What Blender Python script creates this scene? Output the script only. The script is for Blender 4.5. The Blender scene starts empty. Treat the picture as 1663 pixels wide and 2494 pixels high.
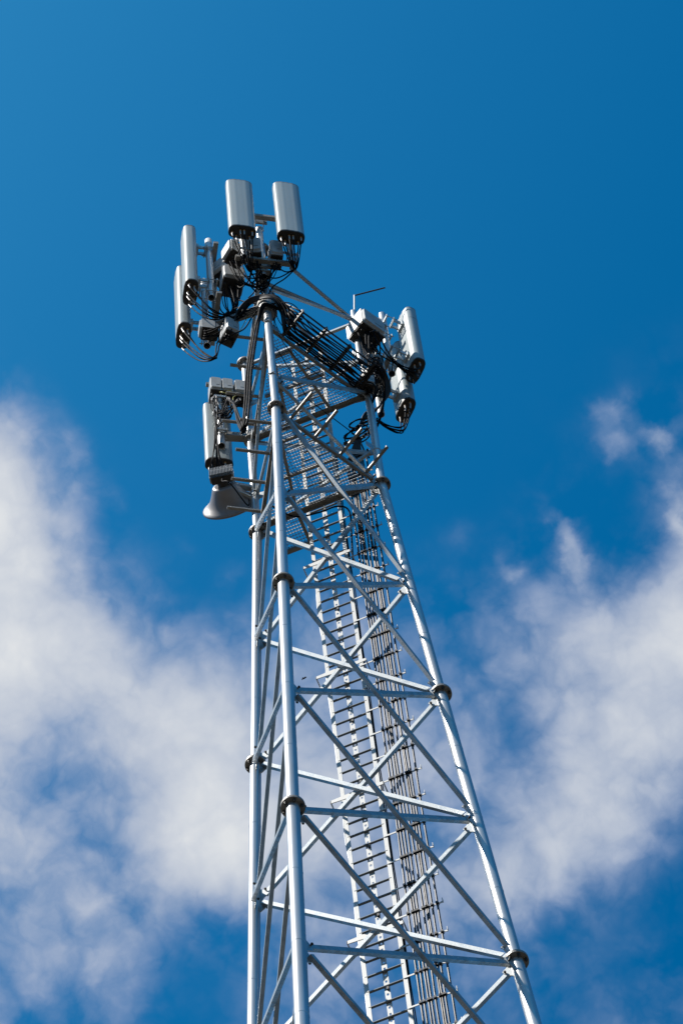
import bpy, math, random
from mathutils import Vector, Matrix
random.seed(7)
R = math.radians
V = Vector
scene = bpy.context.scene
col = scene.collection

# ------------------------------------------------------------------ camera, sky, sun, exposure
ZK = 49.12                       # height above ground of the joint where the taper of the tower ends
cam_data = bpy.data.cameras.new('camera')
cam = bpy.data.objects.new('camera', cam_data); col.objects.link(cam)
scene.camera = cam
cam_data.sensor_fit = 'HORIZONTAL'; cam_data.sensor_width = 24.0
cam_data.lens = 24.0 * 10326.4 / 1663.0
cam_data.clip_start = 0.1; cam_data.clip_end = 5000
yaw, pitch, roll = -0.2639, 1.1825, -0.1234
F = V((math.cos(pitch)*math.sin(yaw), math.cos(pitch)*math.cos(yaw), math.sin(pitch)))
r0 = V((math.cos(yaw), -math.sin(yaw), 0)); u0 = r0.cross(F)
cr = math.cos(roll)*r0 + math.sin(roll)*u0; cu = -math.sin(roll)*r0 + math.cos(roll)*u0
cam.matrix_world = Matrix(((cr.x, cu.x, -F.x, 5.2887), (cr.y, cu.y, -F.y, -18.1158),
                           (cr.z, cu.z, -F.z, ZK-47.4222), (0, 0, 0, 1)))

SUN_AZ = V((-0.69, -0.72, 0)).normalized(); SUN_EL = R(52)
sd = V((SUN_AZ.x*math.cos(SUN_EL), SUN_AZ.y*math.cos(SUN_EL), math.sin(SUN_EL)))
sun_data = bpy.data.lights.new('sun', 'SUN'); sun_data.energy = 4.3; sun_data.angle = R(0.53)
sun_data.color = (1.0, 0.95, 0.88)
sun = bpy.data.objects.new('sun', sun_data); col.objects.link(sun)
sun.rotation_euler = sd.to_track_quat('Z', 'Y').to_euler(); sun.location = (0, 0, 120)

scene.view_settings.view_transform = 'Standard'; scene.view_settings.look = 'None'
scene.view_settings.exposure = 0.65; scene.view_settings.gamma = 1.0

BLOBS=[(-0.1735,0.3064,0.936,0.09),(-0.1568,0.3136,0.9365,-0.11),(-0.1399,0.3207,0.9368,-0.11),(-0.123,0.3278,0.9367,0.07),(-0.1704,0.3224,0.9311,0.68),(-0.1197,0.3438,0.9314,0.07),(-0.0172,0.3833,0.9235,0.36),(-0.0002,0.3894,0.9211,0.15),(-0.184,0.3312,0.9255,0.33),(-0.1672,0.3385,0.926,0.33),(-0.1504,0.3456,0.9262,-0.07),(-0.1164,0.3597,0.9258,-0.07),(-0.0993,0.3665,0.9251,-0.14),(-0.0651,0.3798,0.9228,-0.11),(-0.048,0.3863,0.9211,0.22),(-0.0309,0.3926,0.9192,-0.41),(-0.0139,0.3988,0.9169,0.46),(-0.1808,0.3472,0.9202,0.19),(-0.164,0.3544,0.9206,0.12),(-0.1301,0.3686,0.9204,-0.13),(-0.1131,0.3755,0.9199,0.17),(-0.0789,0.3889,0.9179,0.09),(-0.0618,0.3954,0.9164,0.09),(-0.0276,0.408,0.9125,0.38),(-0.1943,0.3558,0.9142,0.44),(-0.1775,0.3631,0.9147,0.31),(-0.1607,0.3703,0.9149,0.36),(-0.1438,0.3774,0.9148,0.08),(-0.1268,0.3843,0.9145,0.14),(-0.1097,0.3912,0.9138,0.29),(-0.0755,0.4045,0.9114,0.12),(-0.0584,0.4109,0.9098,0.28),(-0.0413,0.4172,0.9079,0.29),(-0.0242,0.4233,0.9057,0.27),(-0.191,0.3716,0.9085,0.19),(-0.1742,0.3788,0.9089,0.25),(-0.1573,0.386,0.909,0.15),(-0.1404,0.393,0.9087,0.23),(-0.1234,0.4,0.9082,0.15),(-0.1063,0.4067,0.9073,0.1),(-0.0892,0.4134,0.9062,0.22),(-0.0721,0.4199,0.9047,0.11),(-0.055,0.4262,0.9029,0.21),(-0.0379,0.4324,0.9009,0.23),(-0.0209,0.4384,0.8985,0.12),(-0.2044,0.38,0.9021,0.45),(-0.1877,0.3873,0.9027,-0.08),(-0.1709,0.3945,0.9029,0.23),(-0.154,0.4016,0.9028,0.34),(-0.137,0.4086,0.9024,0.17),(-0.12,0.4155,0.9017,0.14),(-0.1029,0.4222,0.9007,0.26),(-0.0858,0.4287,0.8994,-0.09),(-0.0687,0.4351,0.8977,0.15),(-0.0516,0.4414,0.8958,0.21),(-0.0346,0.4474,0.8936,0.27),(-0.201,0.3956,0.8961,0.37),(-0.1674,0.4101,0.8965,0.21),(-0.1505,0.4171,0.8963,0.31),(-0.1335,0.424,0.8957,0.19),(-0.1165,0.4308,0.8949,0.26),(-0.0824,0.4439,0.8923,0.34),(-0.0653,0.4502,0.8905,0.45),(-0.0482,0.4563,0.8885,-0.14),(-0.0312,0.4623,0.8862,0.15),(-0.1976,0.4111,0.8899,0.34),(-0.164,0.4255,0.89,0.26),(-0.1471,0.4325,0.8896,0.35),(-0.1301,0.4393,0.8889,0.11),(-0.113,0.446,0.8879,0.18),(-0.096,0.4525,0.8866,0.31),(-0.0789,0.4589,0.885,0.06),(-0.0619,0.4651,0.8831,-0.09),(-0.2108,0.4192,0.8831,0.09),(-0.1941,0.4265,0.8834,0.12),(-0.1774,0.4337,0.8834,0.32),(-0.1605,0.4407,0.8832,-0.22),(-0.1436,0.4476,0.8826,0.12),(-0.1266,0.4544,0.8818,0.16),(-0.1095,0.461,0.8806,0.16),(-0.0755,0.4737,0.8774,-0.14),(-0.0584,0.4798,0.8754,0.24),(-0.2239,0.4272,0.876,0.17),(-0.2073,0.4345,0.8765,0.07),(-0.1906,0.4418,0.8766,0.13),(-0.1738,0.4489,0.8765,-0.18),(-0.157,0.4558,0.8761,0.16),(-0.14,0.4627,0.8754,0.25),(-0.123,0.4693,0.8744,-0.08),(-0.089,0.4822,0.8716,0.14),(-0.072,0.4883,0.8697,0.08),(-0.055,0.4943,0.8675,0.08),(-0.2204,0.4424,0.8693,0.14),(-0.1871,0.4568,0.8697,0.12),(-0.1703,0.4639,0.8694,0.09),(-0.1534,0.4708,0.8688,0.09),(-0.1195,0.4841,0.8668,0.13),(-0.1025,0.4905,0.8654,0.09),(-0.0855,0.4967,0.8637,0.07),(-0.0685,0.5027,0.8617,0.08),(-0.0516,0.5086,0.8595,0.1)]
BLOBS2=[(-0.05173,0.3832,0.92222,0.17),(-0.05137,0.38582,0.92114,0.21),(-0.05126,0.38853,0.92001,0.21),(-0.05122,0.39141,0.91879,0.19),(-0.05136,0.39421,0.91758,0.18),(-0.05181,0.39727,0.91624,0.17),(-0.03354,0.36531,0.93028,0.17),(-0.03199,0.36781,0.92935,0.18),(-0.02866,0.3678,0.92946,0.16),(-0.02473,0.36732,0.92976,0.14),(-0.03508,0.37273,0.92728,0.13),(-0.03286,0.37489,0.92648,0.19),(-0.02902,0.37439,0.92682,0.17),(-0.02546,0.37455,0.92686,0.15),(-0.02305,0.37621,0.92625,0.19),(-0.02424,0.37807,0.92546,0.17),(-0.02426,0.38457,0.92278,0.13),(-0.02509,0.38904,0.92088,0.15),(-0.02468,0.39299,0.91921,0.21),(-0.02587,0.39731,0.91732,0.21),(-0.02697,0.39549,0.91807,0.17),(-0.15207,0.33225,0.93085,0.176),(-0.15121,0.32772,0.9326,0.16),(-0.15292,0.33677,0.92909,0.16),(-0.14709,0.3441,0.92734,0.144),(-0.14835,0.34211,0.92788,0.128),(-0.13619,0.35931,0.92323,0.144),(-0.12842,0.3683,0.92079,0.16),(-0.07519,0.37887,0.92239,0.112),(-0.06535,0.39028,0.91837,0.2),(-0.06774,0.39224,0.91737,0.224)]


world = bpy.data.worlds.new('World'); scene.world = world; world.use_nodes = True
nt = world.node_tree; nt.nodes.clear()
def N(tree, typ, **kw):
    n = tree.nodes.new(typ)
    for k, v in kw.items(): setattr(n, k, v)
    return n
def math_node(tree, op, a, b=None, c=None, clamp=False):
    n = tree.nodes.new('ShaderNodeMath'); n.operation = op; n.use_clamp = clamp
    for i, x in enumerate((a, b, c)):
        if x is None: continue
        if isinstance(x, (int, float)): n.inputs[i].default_value = x
        else: tree.links.new(x, n.inputs[i])
    return n.outputs[0]
def vmath(tree, op, a, b=None, scale=None):
    n = tree.nodes.new('ShaderNodeVectorMath'); n.operation = op
    for i, x in enumerate((a, b)):
        if x is None: continue
        if isinstance(x, (tuple, list)): n.inputs[i].default_value = x
        else: tree.links.new(x, n.inputs[i])
    if scale is not None: n.inputs['Scale'].default_value = scale
    return n.outputs['Value'] if op in ('DOT_PRODUCT', 'LENGTH', 'DISTANCE') else n.outputs[0]
out = N(nt, 'ShaderNodeOutputWorld'); bg = N(nt, 'ShaderNodeBackground')
sky = N(nt, 'ShaderNodeTexSky', sky_type='NISHITA'); sky.sun_disc = False
sky.sun_elevation = SUN_EL; sky.sun_rotation = math.atan2(SUN_AZ.x, SUN_AZ.y)
sky.air_density = 1.0; sky.dust_density = 1.5; sky.ozone_density = 3.0; sky.altitude = 200
tc = N(nt, 'ShaderNodeTexCoord')
dirv = vmath(nt, 'NORMALIZE', tc.outputs['Generated'])
# cloud cover: soft masses at their places in the sky, broken up by two scales of turbulence
wn = N(nt, 'ShaderNodeTexNoise'); wn.inputs['Scale'].default_value = 22; wn.inputs['Detail'].default_value = 4; wn.inputs['Roughness'].default_value = 0.55
nt.links.new(dirv, wn.inputs['Vector'])
warp = vmath(nt, 'SCALE', vmath(nt, 'SUBTRACT', wn.outputs['Color'], (0.5, 0.5, 0.5)), scale=0.014)
dwarp = vmath(nt, 'NORMALIZE', vmath(nt, 'ADD', dirv, warp))
S2 = 0.01307**2
acc = 0.0
for (bx, by, bz, bw) in BLOBS:
    L = math.sqrt(bx*bx+by*by+bz*bz)
    d = vmath(nt, 'DOT_PRODUCT', dwarp, (bx/L, by/L, bz/L))
    e = math_node(nt, 'EXPONENT', math_node(nt, 'MULTIPLY_ADD', d, 1/S2, -1/S2))
    acc = math_node(nt, 'MULTIPLY_ADD', e, bw, acc)
def turb(scale, detail, rough, src, typ='FBM'):
    n = N(nt, 'ShaderNodeTexNoise', noise_type=typ) if typ == 'FBM' else N(nt, 'ShaderNodeTexNoise', noise_type=typ, normalize=True)
    n.inputs['Scale'].default_value = scale; n.inputs['Detail'].default_value = detail; n.inputs['Roughness'].default_value = rough
    nt.links.new(src, n.inputs['Vector']); return math_node(nt, 'SUBTRACT', n.outputs['Fac'], 0.5)
w2 = N(nt, 'ShaderNodeTexNoise'); w2.inputs['Scale'].default_value = 60; w2.inputs['Detail'].default_value = 3
nt.links.new(dirv, w2.inputs['Vector'])
dfine = vmath(nt, 'ADD', dirv, vmath(nt, 'SCALE', vmath(nt, 'SUBTRACT', w2.outputs['Color'], (0.5, 0.5, 0.5)), scale=0.010))
w3 = N(nt, 'ShaderNodeTexNoise'); w3.inputs['Scale'].default_value = 130; w3.inputs['Detail'].default_value = 4; w3.inputs['Roughness'].default_value = 0.6
nt.links.new(dirv, w3.inputs['Vector'])
dtorn = vmath(nt, 'NORMALIZE', vmath(nt, 'ADD', dirv, vmath(nt, 'SCALE', vmath(nt, 'SUBTRACT', w3.outputs['Color'], (0.5, 0.5, 0.5)), scale=0.0075)))
for (bx, by, bz, bw) in BLOBS2:                 # torn shreds along the upper edges
    L = math.sqrt(bx*bx+by*by+bz*bz)
    d = vmath(nt, 'DOT_PRODUCT', dtorn, (bx/L, by/L, bz/L))
    e = math_node(nt, 'EXPONENT', math_node(nt, 'MULTIPLY_ADD', d, 1/0.0025**2, -1/0.0025**2))
    acc = math_node(nt, 'MULTIPLY_ADD', e, bw, acc)
dfine = vmath(nt, 'ADD', dfine, vmath(nt, 'SCALE', vmath(nt, 'SUBTRACT', w3.outputs['Color'], (0.5, 0.5, 0.5)), scale=0.004))
fbig = turb(34, 3, 0.5, dfine); fmid = turb(85, 8, 0.62, dfine)
v = N(nt, 'ShaderNodeTexVoronoi', feature='F1'); v.inputs['Scale'].default_value = 52; v.inputs['Detail'].default_value = 3; v.inputs['Roughness'].default_value = 0.55
nt.links.new(dfine, v.inputs['Vector'])
puff = math_node(nt, 'SUBTRACT', 0.56, v.outputs['Distance'])
nz = math_node(nt, 'ADD', math_node(nt, 'MULTIPLY', fbig, 0.55), math_node(nt, 'MULTIPLY_ADD', puff, 0.44, math_node(nt, 'MULTIPLY', fmid, 0.5)))
bell = math_node(nt, 'MULTIPLY', math_node(nt, 'MULTIPLY', acc, math_node(nt, 'SUBTRACT', 1.12, acc), clamp=True), 3.3)
dens = math_node(nt, 'MULTIPLY_ADD', nz, math_node(nt, 'MINIMUM', bell, 1.0), math_node(nt, 'MULTIPLY_ADD', acc, 1.2, 0.0))
mr = N(nt, 'ShaderNodeMapRange', interpolation_type='SMOOTHSTEP'); mr.inputs['From Min'].default_value = -0.02; mr.inputs['From Max'].default_value = 0.90
nt.links.new(dens, mr.inputs['Value'])
cover = math_node(nt, 'MULTIPLY', mr.outputs['Result'], 0.97)
# scattered clouds elsewhere in the sky, outside the masses above
far = N(nt, 'ShaderNodeTexNoise'); far.inputs['Scale'].default_value = 3.2; far.inputs['Detail'].default_value = 7
nt.links.new(dirv, far.inputs['Vector'])
fm = N(nt, 'ShaderNodeMapRange', interpolation_type='SMOOTHSTEP'); fm.inputs['From Min'].default_value = 0.5; fm.inputs['From Max'].default_value = 0.72; fm.inputs['To Max'].default_value = 0.12
nt.links.new(far.outputs['Fac'], fm.inputs['Value'])
away = N(nt, 'ShaderNodeMapRange', interpolation_type='SMOOTHSTEP'); away.inputs['From Min'].default_value = 0.975; away.inputs['From Max'].default_value = 0.93
nt.links.new(vmath(nt, 'DOT_PRODUCT', dirv, tuple(F)), away.inputs['Value'])
cover = math_node(nt, 'MAXIMUM', cover, math_node(nt, 'MULTIPLY', fm.outputs['Result'], away.outputs['Result']))
# blue of the clear sky: the physical sky, deepened
x1 = vmath(nt, 'SCALE', sky.outputs[0], scale=0.1)
x3 = vmath(nt, 'MULTIPLY', vmath(nt, 'MULTIPLY', x1, x1), x1)
xr = vmath(nt, 'DIVIDE', x3, vmath(nt, 'ADD', vmath(nt, 'MULTIPLY', x3, (20.0, 20.0, 13.0)), (1.0, 1.0, 1.0)))
xk = vmath(nt, 'SUBTRACT', vmath(nt, 'MULTIPLY', xr, (29.0, 53.4, 26.0)), (0.018, 0.0, 0.0))
skc = vmath(nt, 'SCALE', vmath(nt, 'MINIMUM', vmath(nt, 'MAXIMUM', xk, (0.0, 0.0, 0.0)), (0.07, 0.25, 0.50)), scale=10.0)
ccol = N(nt, 'ShaderNodeValToRGB'); cs = ccol.color_ramp.elements
cs[0].position = 0.35; cs[0].color = (0.33, 0.41, 0.60, 1); cs[1].position = 1.0; cs[1].color = (0.76, 0.78, 0.80, 1)
ce = cs.new(0.72); ce.color = (0.50, 0.555, 0.66, 1)
shade = math_node(nt, 'MULTIPLY_ADD', nz, 0.45, acc)
nt.links.new(shade, ccol.inputs['Fac'])
cc = vmath(nt, 'SCALE', ccol.outputs['Color'], scale=10.0)
mix = N(nt, 'ShaderNodeMix', data_type='RGBA')
nt.links.new(cover, mix.inputs[0]); nt.links.new(skc, mix.inputs[6]); nt.links.new(cc, mix.inputs[7])
nt.links.new(mix.outputs[2], bg.inputs['Color']); bg.inputs['Strength'].default_value = 0.0637
nt.links.new(bg.outputs[0], out.inputs[0])

# ------------------------------------------------------------------ helpers
ORG = {}
class MB:
    """collects boxes, bars, tubes and plates in metres (z counted from the taper joint) and links them as one mesh"""
    def __init__(self): self.v = []; self.f = []; self.s = []
    def add(self, vs, fs, smooth=False):
        o = len(self.v); self.v += [V(p) for p in vs]
        self.f += [tuple(i+o for i in f) for f in fs]; self.s += [smooth]*len(fs)
    def box(self, c, ax, ay, az):
        c, ax, ay, az = V(c), V(ax), V(ay), V(az)
        vs = [c+sx*ax+sy*ay+sz*az for sz in (-1, 1) for sy in (-1, 1) for sx in (-1, 1)]
        self.add(vs, [(0,2,3,1),(4,5,7,6),(0,1,5,4),(2,6,7,3),(0,4,6,2),(1,3,7,5)])
    def cbox(self, x0, x1, y0, y1, z0, z1):
        self.box(((x0+x1)/2, (y0+y1)/2, (z0+z1)/2), ((x1-x0)/2,0,0), (0,(y1-y0)/2,0), (0,0,(z1-z0)/2))
    def bar(self, p, q, w, h, ref=(0,0,1)):
        """box from p to q, h along ref, w across"""
        p, q = V(p), V(q); t = (q-p); L = t.length; t /= L
        a = V(ref) - V(ref).dot(t)*t
        if a.length < 1e-4: a = V((1,0,0)) - V((1,0,0)).dot(t)*t
        a.normalize(); b = t.cross(a)
        self.box((p+q)/2, t*(L/2), b*(w/2), a*(h/2))
    def prism(self, poly, n, th):
        """flat plate: polygon poly (points in space), thickness th along n"""
        n = V(n).normalized()*th/2; k = len(poly)
        vs = [V(p)-n for p in poly]+[V(p)+n for p in poly]
        fs = [tuple(range(k-1,-1,-1)), tuple(range(k,2*k))]+[(i,(i+1)%k,k+(i+1)%k,k+i) for i in range(k)]
        self.add(vs, fs)
    def extrude(self, prof, p, q, xd, yd):
        """closed 2D profile swept from p to q"""
        p, q, xd, yd = V(p), V(q), V(xd), V(yd); k = len(prof)
        vs = [p+xd*a+yd*b for a, b in prof]+[q+xd*a+yd*b for a, b in prof]
        self.add(vs, [tuple(range(k-1,-1,-1)), tuple(range(k,2*k))]+[(i,(i+1)%k,k+(i+1)%k,k+i) for i in range(k)])
    def angle(self, p, q, w, t, xd, yd):
        self.extrude([(0,0),(w,0),(w,t),(t,t),(t,w),(0,w)], p, q, xd, yd)
    def tube(self, pts, r, seg=10, caps=True):
        pts = [V(p) for p in pts]; n = len(pts)
        rs = r if isinstance(r, (list, tuple)) else [r]*n
        t0 = (pts[1]-pts[0]).normalized()
        a = t0.orthogonal().normalized(); vs = []
        for i, p in enumerate(pts):
            t = (pts[min(i+1,n-1)]-pts[max(i-1,0)]).normalized()
            a = (a - a.dot(t)*t).normalized(); b = t.cross(a)
            for k in range(seg):
                an = 2*math.pi*k/seg
                vs.append(p+(a*math.cos(an)+b*math.sin(an))*rs[i])
        fs = [(i*seg+k, i*seg+(k+1)%seg, (i+1)*seg+(k+1)%seg, (i+1)*seg+k) for i in range(n-1) for k in range(seg)]
        self.add(vs, fs, True)
        if caps:
            c0 = [vs[k] for k in range(seg)]; c1 = [vs[(n-1)*seg+k] for k in range(seg)]
            self.add(c0, [tuple(range(seg-1,-1,-1))]); self.add(c1, [tuple(range(seg))])
    def pipe(self, p, q, r, wall=0.006, seg=20):
        """open-ended pipe with a bore one can look into"""
        p, q = V(p), V(q); t = (q-p).normalized(); a = t.orthogonal().normalized(); b = t.cross(a)
        def ring(c, rr): return [c+(a*math.cos(2*math.pi*k/seg)+b*math.sin(2*math.pi*k/seg))*rr for k in range(seg)]
        vs = ring(p, r)+ring(q, r)+ring(q, r-wall)+ring(p, r-wall)
        side = lambda A, B: [(A*seg+k, A*seg+(k+1)%seg, B*seg+(k+1)%seg, B*seg+k) for k in range(seg)]
        self.add(vs, side(0,1), True); self.add(vs, side(2,3), True)
        self.add(vs, side(1,2)+side(3,0))
    def lathe(self, prof, c, axis, seg=24, smooth=True):
        """prof = [(radius, distance along the axis)]"""
        c, t = V(c), V(axis).normalized(); a = t.orthogonal().normalized(); b = t.cross(a); n = len(prof)
        vs = [c+t*h+(a*math.cos(2*math.pi*k/seg)+b*math.sin(2*math.pi*k/seg))*rr for rr, h in prof for k in range(seg)]
        self.add(vs, [(i*seg+k, i*seg+(k+1)%seg, (i+1)*seg+(k+1)%seg, (i+1)*seg+k) for i in range(n-1) for k in range(seg)], smooth)
        if prof[0][0] > 1e-4: self.add(vs[:seg], [tuple(range(seg-1,-1,-1))])
        if prof[-1][0] > 1e-4: self.add(vs[-seg:], [tuple(range(seg))])
    def build(self, name, m, parent=None, local=False):
        me = bpy.data.meshes.new(name)
        org = ORG[parent.name] if parent else V((0,0,0))
        me.from_pydata([tuple(p-org) for p in self.v], [], self.f)
        me.polygons.foreach_set('use_smooth', self.s)
        me.materials.append(m); me.update()
        o = bpy.data.objects.new(name, me); col.objects.link(o)
        if parent: o.parent = parent; ORG[o.name] = org
        else: o.location = (0,0,0) if local else (0,0,ZK)
        return o
def catmull(pts, n=8):
    pts = [V(p) for p in pts]; P = [2*pts[0]-pts[1]]+pts+[2*pts[-1]-pts[-2]]; o = []
    for i in range(1, len(P)-2):
        a, b, c, d = P[i-1:i+3]
        for k in range(n):
            t = k/n
            o.append(0.5*((2*b)+(c-a)*t+(2*a-5*b+4*c-d)*t*t+(3*b-a-3*c+d)*t**3))
    o.append(pts[-1]); return o
def tag(o, label=None, cat=None, group=None, kind=None):
    if label: o['label'] = label
    if cat: o['category'] = cat
    if group: o['group'] = group
    if kind: o['kind'] = kind
    return o
def thing(name, loc, label, cat, group=None):
    """an Empty at the thing's base; loc in metres from the taper joint"""
    o = bpy.data.objects.new(name, None); col.objects.link(o); o.empty_display_size = 0.1
    o.location = (loc[0], loc[1], loc[2]+ZK); ORG[o.name] = V(loc)
    return tag(o, label, cat, group)
def proto(name):
    o = bpy.data.objects.new(name, None); col.objects.link(o); ORG[o.name] = V((0,0,0)); return o
def copy_tree(o, parent=None):
    c = o.copy(); col.objects.link(c); c.parent = parent
    if o.name in ORG: ORG[c.name] = ORG[o.name]
    for ch in list(o.children): copy_tree(ch, c)
    return c
def place(o, loc, n, label, cat, group=None, scale=(1,1,1)):
    """put a thing at loc, its front (local +y) facing the horizontal direction n"""
    o.location = (loc[0], loc[1], loc[2]+ZK)
    o.rotation_euler = (0, 0, math.atan2(n[1], n[0])-math.pi/2); o.scale = scale
    if group is None and 'group' in o: del o['group']
    return tag(o, label, cat, group)

# ------------------------------------------------------------------ materials
def mat(name, base, rough=0.5, metal=0.0, spec=0.5, var=0.0, vscale=8.0, bump=0.0, bscale=60.0, streak=False, coords='Object', coat=0.0):
    m = bpy.data.materials.new(name); m.use_nodes = True; t = m.node_tree; b = t.nodes['Principled BSDF']
    b.inputs['Base Color'].default_value = (*base, 1); b.inputs['Roughness'].default_value = rough
    b.inputs['Metallic'].default_value = metal; b.inputs['Specular IOR Level'].default_value = spec
    if coat: b.inputs['Coat Weight'].default_value = coat; b.inputs['Coat Roughness'].default_value = 0.15
    tc = t.nodes.new('ShaderNodeTexCoord'); vec = tc.outputs[coords]
    if streak:
        mp = t.nodes.new('ShaderNodeMapping'); mp.inputs['Scale'].default_value = (1,1,0.12)
        t.links.new(vec, mp.inputs['Vector']); vec = mp.outputs[0]
    if var:
        n = t.nodes.new('ShaderNodeTexNoise'); n.inputs['Scale'].default_value = vscale; n.inputs['Detail'].default_value = 6; n.inputs['Roughness'].default_value = 0.65
        t.links.new(vec, n.inputs['Vector'])
        r = t.nodes.new('ShaderNodeMapRange'); r.inputs['From Min'].default_value = 0.3; r.inputs['From Max'].default_value = 0.7
        r.inputs['To Min'].default_value = 1-var; r.inputs['To Max'].default_value = 1+var*0.6
        t.links.new(n.outputs['Fac'], r.inputs['Value'])
        vm = t.nodes.new('ShaderNodeVectorMath'); vm.operation = 'SCALE'; vm.inputs[0].default_value = base
        t.links.new(r.outputs['Result'], vm.inputs['Scale']); t.links.new(vm.outputs[0], b.inputs['Base Color'])
        r2 = t.nodes.new('ShaderNodeMapRange'); r2.inputs['From Min'].default_value = 0.3; r2.inputs['From Max'].default_value = 0.7
        r2.inputs['To Min'].default_value = min(1, rough*1.25); r2.inputs['To Max'].default_value = rough*0.8
        t.links.new(n.outputs['Fac'], r2.inputs['Value']); t.links.new(r2.outputs['Result'], b.inputs['Roughness'])
    if bump:
        n2 = t.nodes.new('ShaderNodeTexNoise'); n2.inputs['Scale'].default_value = bscale; n2.inputs['Detail'].default_value = 3
        t.links.new(vec, n2.inputs['Vector'])
        bp = t.nodes.new('ShaderNodeBump'); bp.inputs['Strength'].default_value = bump; bp.inputs['Distance'].default_value = 0.01
        t.links.new(n2.outputs['Fac'], bp.inputs['Height']); t.links.new(bp.outputs[0], b.inputs['Normal'])
    return m
M_pipe = mat('galvanised_pipe', (0.58,0.59,0.595), 0.35, 0.66, var=0.26, vscale=6, bump=0.06, bscale=14, streak=True)
M_galv = mat('galvanised_steel', (0.45,0.48,0.49), 0.44, 0.70, var=0.30, vscale=10, bump=0.08, bscale=40)
M_flange = mat('flange_steel', (0.30,0.285,0.265), 0.5, 0.4, var=0.4, vscale=25)
M_bolt = mat('bolt_steel', (0.06,0.058,0.055), 0.5, 0.5)
M_grate = mat('grating_steel', (0.36,0.38,0.39), 0.45, 0.6, var=0.2, vscale=12)
M_radome = mat('radome_plastic', (0.36,0.405,0.405), 0.36, 0.0, 0.5, var=0.14, vscale=2.5, bump=0.03, bscale=5, streak=True)
M_dark = mat('dark_plastic', (0.024,0.021,0.019), 0.5, 0, var=0.3, vscale=20)
M_rru = mat('unit_paint', (0.42,0.44,0.445), 0.5, 0.0, var=0.2, vscale=6)
M_fin = mat('fin_metal', (0.24,0.255,0.265), 0.5, 0.3, var=0.2, vscale=10)
M_cable = mat('cable_jacket', (0.006,0.006,0.008), 0.65, 0, 0.09, var=0.3, vscale=6)
M_feeder = mat('feeder_jacket', (0.022,0.018,0.018), 0.4, 0, 0.3, var=0.5, vscale=3)
M_boot = mat('sealing_sleeve', (0.40,0.37,0.35), 0.35, 0.1)
M_brass = mat('brass', (0.75,0.45,0.12), 0.3, 0.9)
M_white = mat('white_cap', (0.8,0.8,0.79), 0.4)
M_yellow = mat('earth_wire', (0.45,0.42,0.05), 0.4)
M_red = mat('red_plug', (0.5,0.03,0.03), 0.4)
M_dish = mat('dish_shell', (0.24,0.23,0.235), 0.38, 0.1, var=0.2, vscale=4)
M_rung = mat('rung_steel', (0.18,0.195,0.2), 0.5, 0.6, var=0.2, vscale=14)
M_rail = mat('zinc_rail', (0.56,0.56,0.54), 0.5, 0.25, var=0.2, vscale=6)
M_base = mat('frame_steel', (0.28,0.27,0.25), 0.5, 0.45, var=0.25, vscale=9)
M_ground = mat('dry_ground', (0.055,0.047,0.034), 0.95, 0, 0.2, var=0.35, vscale=0.08)
M_conc = mat('concrete', (0.35,0.34,0.32), 0.9, 0, 0.3, var=0.2, vscale=3)
M_bird = mat('dark_feathers', (0.03,0.03,0.035), 0.7)

# ------------------------------------------------------------------ the ground
g = MB()
def gz(x, y): return 0.35*math.sin(x*0.021)*math.cos(y*0.017)*min(1, math.hypot(x, y)/120)
cs_ = [-1800,-900,-450,-220,-110,-60,-30,-14,-5,5,14,30,60,110,220,450,900,1800]
vs = [(x, y, gz(x, y)) for y in cs_ for x in cs_]; k_ = len(cs_)
g.add(vs, [(j*k_+i, j*k_+i+1, (j+1)*k_+i+1, (j+1)*k_+i) for j in range(k_-1) for i in range(k_-1)], True)
gr = g.build('ground', M_ground, local=True); tag(gr, kind='structure')

# ------------------------------------------------------------------ the lattice tower
R0, TAPER = 0.9348, 0.0514
ANG = {'B': 0.0, 'C': 2*math.pi/3, 'A': -2*math.pi/3}
def leg(n, z):
    r = R0+max(0, -z)*TAPER; a = ANG[n]
    return V((r*math.sin(a), -r*math.cos(a), z))
ZB = -ZK+0.35
LEVELS = [0,-3,-6,-9,-12,-15,-18,-24,-30,-36,-42,-48]
FL = [5.94,0,-6,-12,-18,-24,-30,-36,-42]
def leg_r(z):
    return 0.050 if z > 0.01 else 0.058 if z > -6 else 0.063 if z > -12 else 0.066 if z > -18 else 0.08
tower = thing('lattice_tower', (0,0,-ZK), 'three-legged galvanised lattice mast tapering up to a cluster of antennas', 'tower')
OUTW = {'B': V((0,-1,0)), 'C': V((0.866,0.5,0)), 'A': V((-0.866,0.5,0))}
legs = {}
TOPZ = {'B': 5.98, 'C': 5.98, 'A': 5.98}
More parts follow.
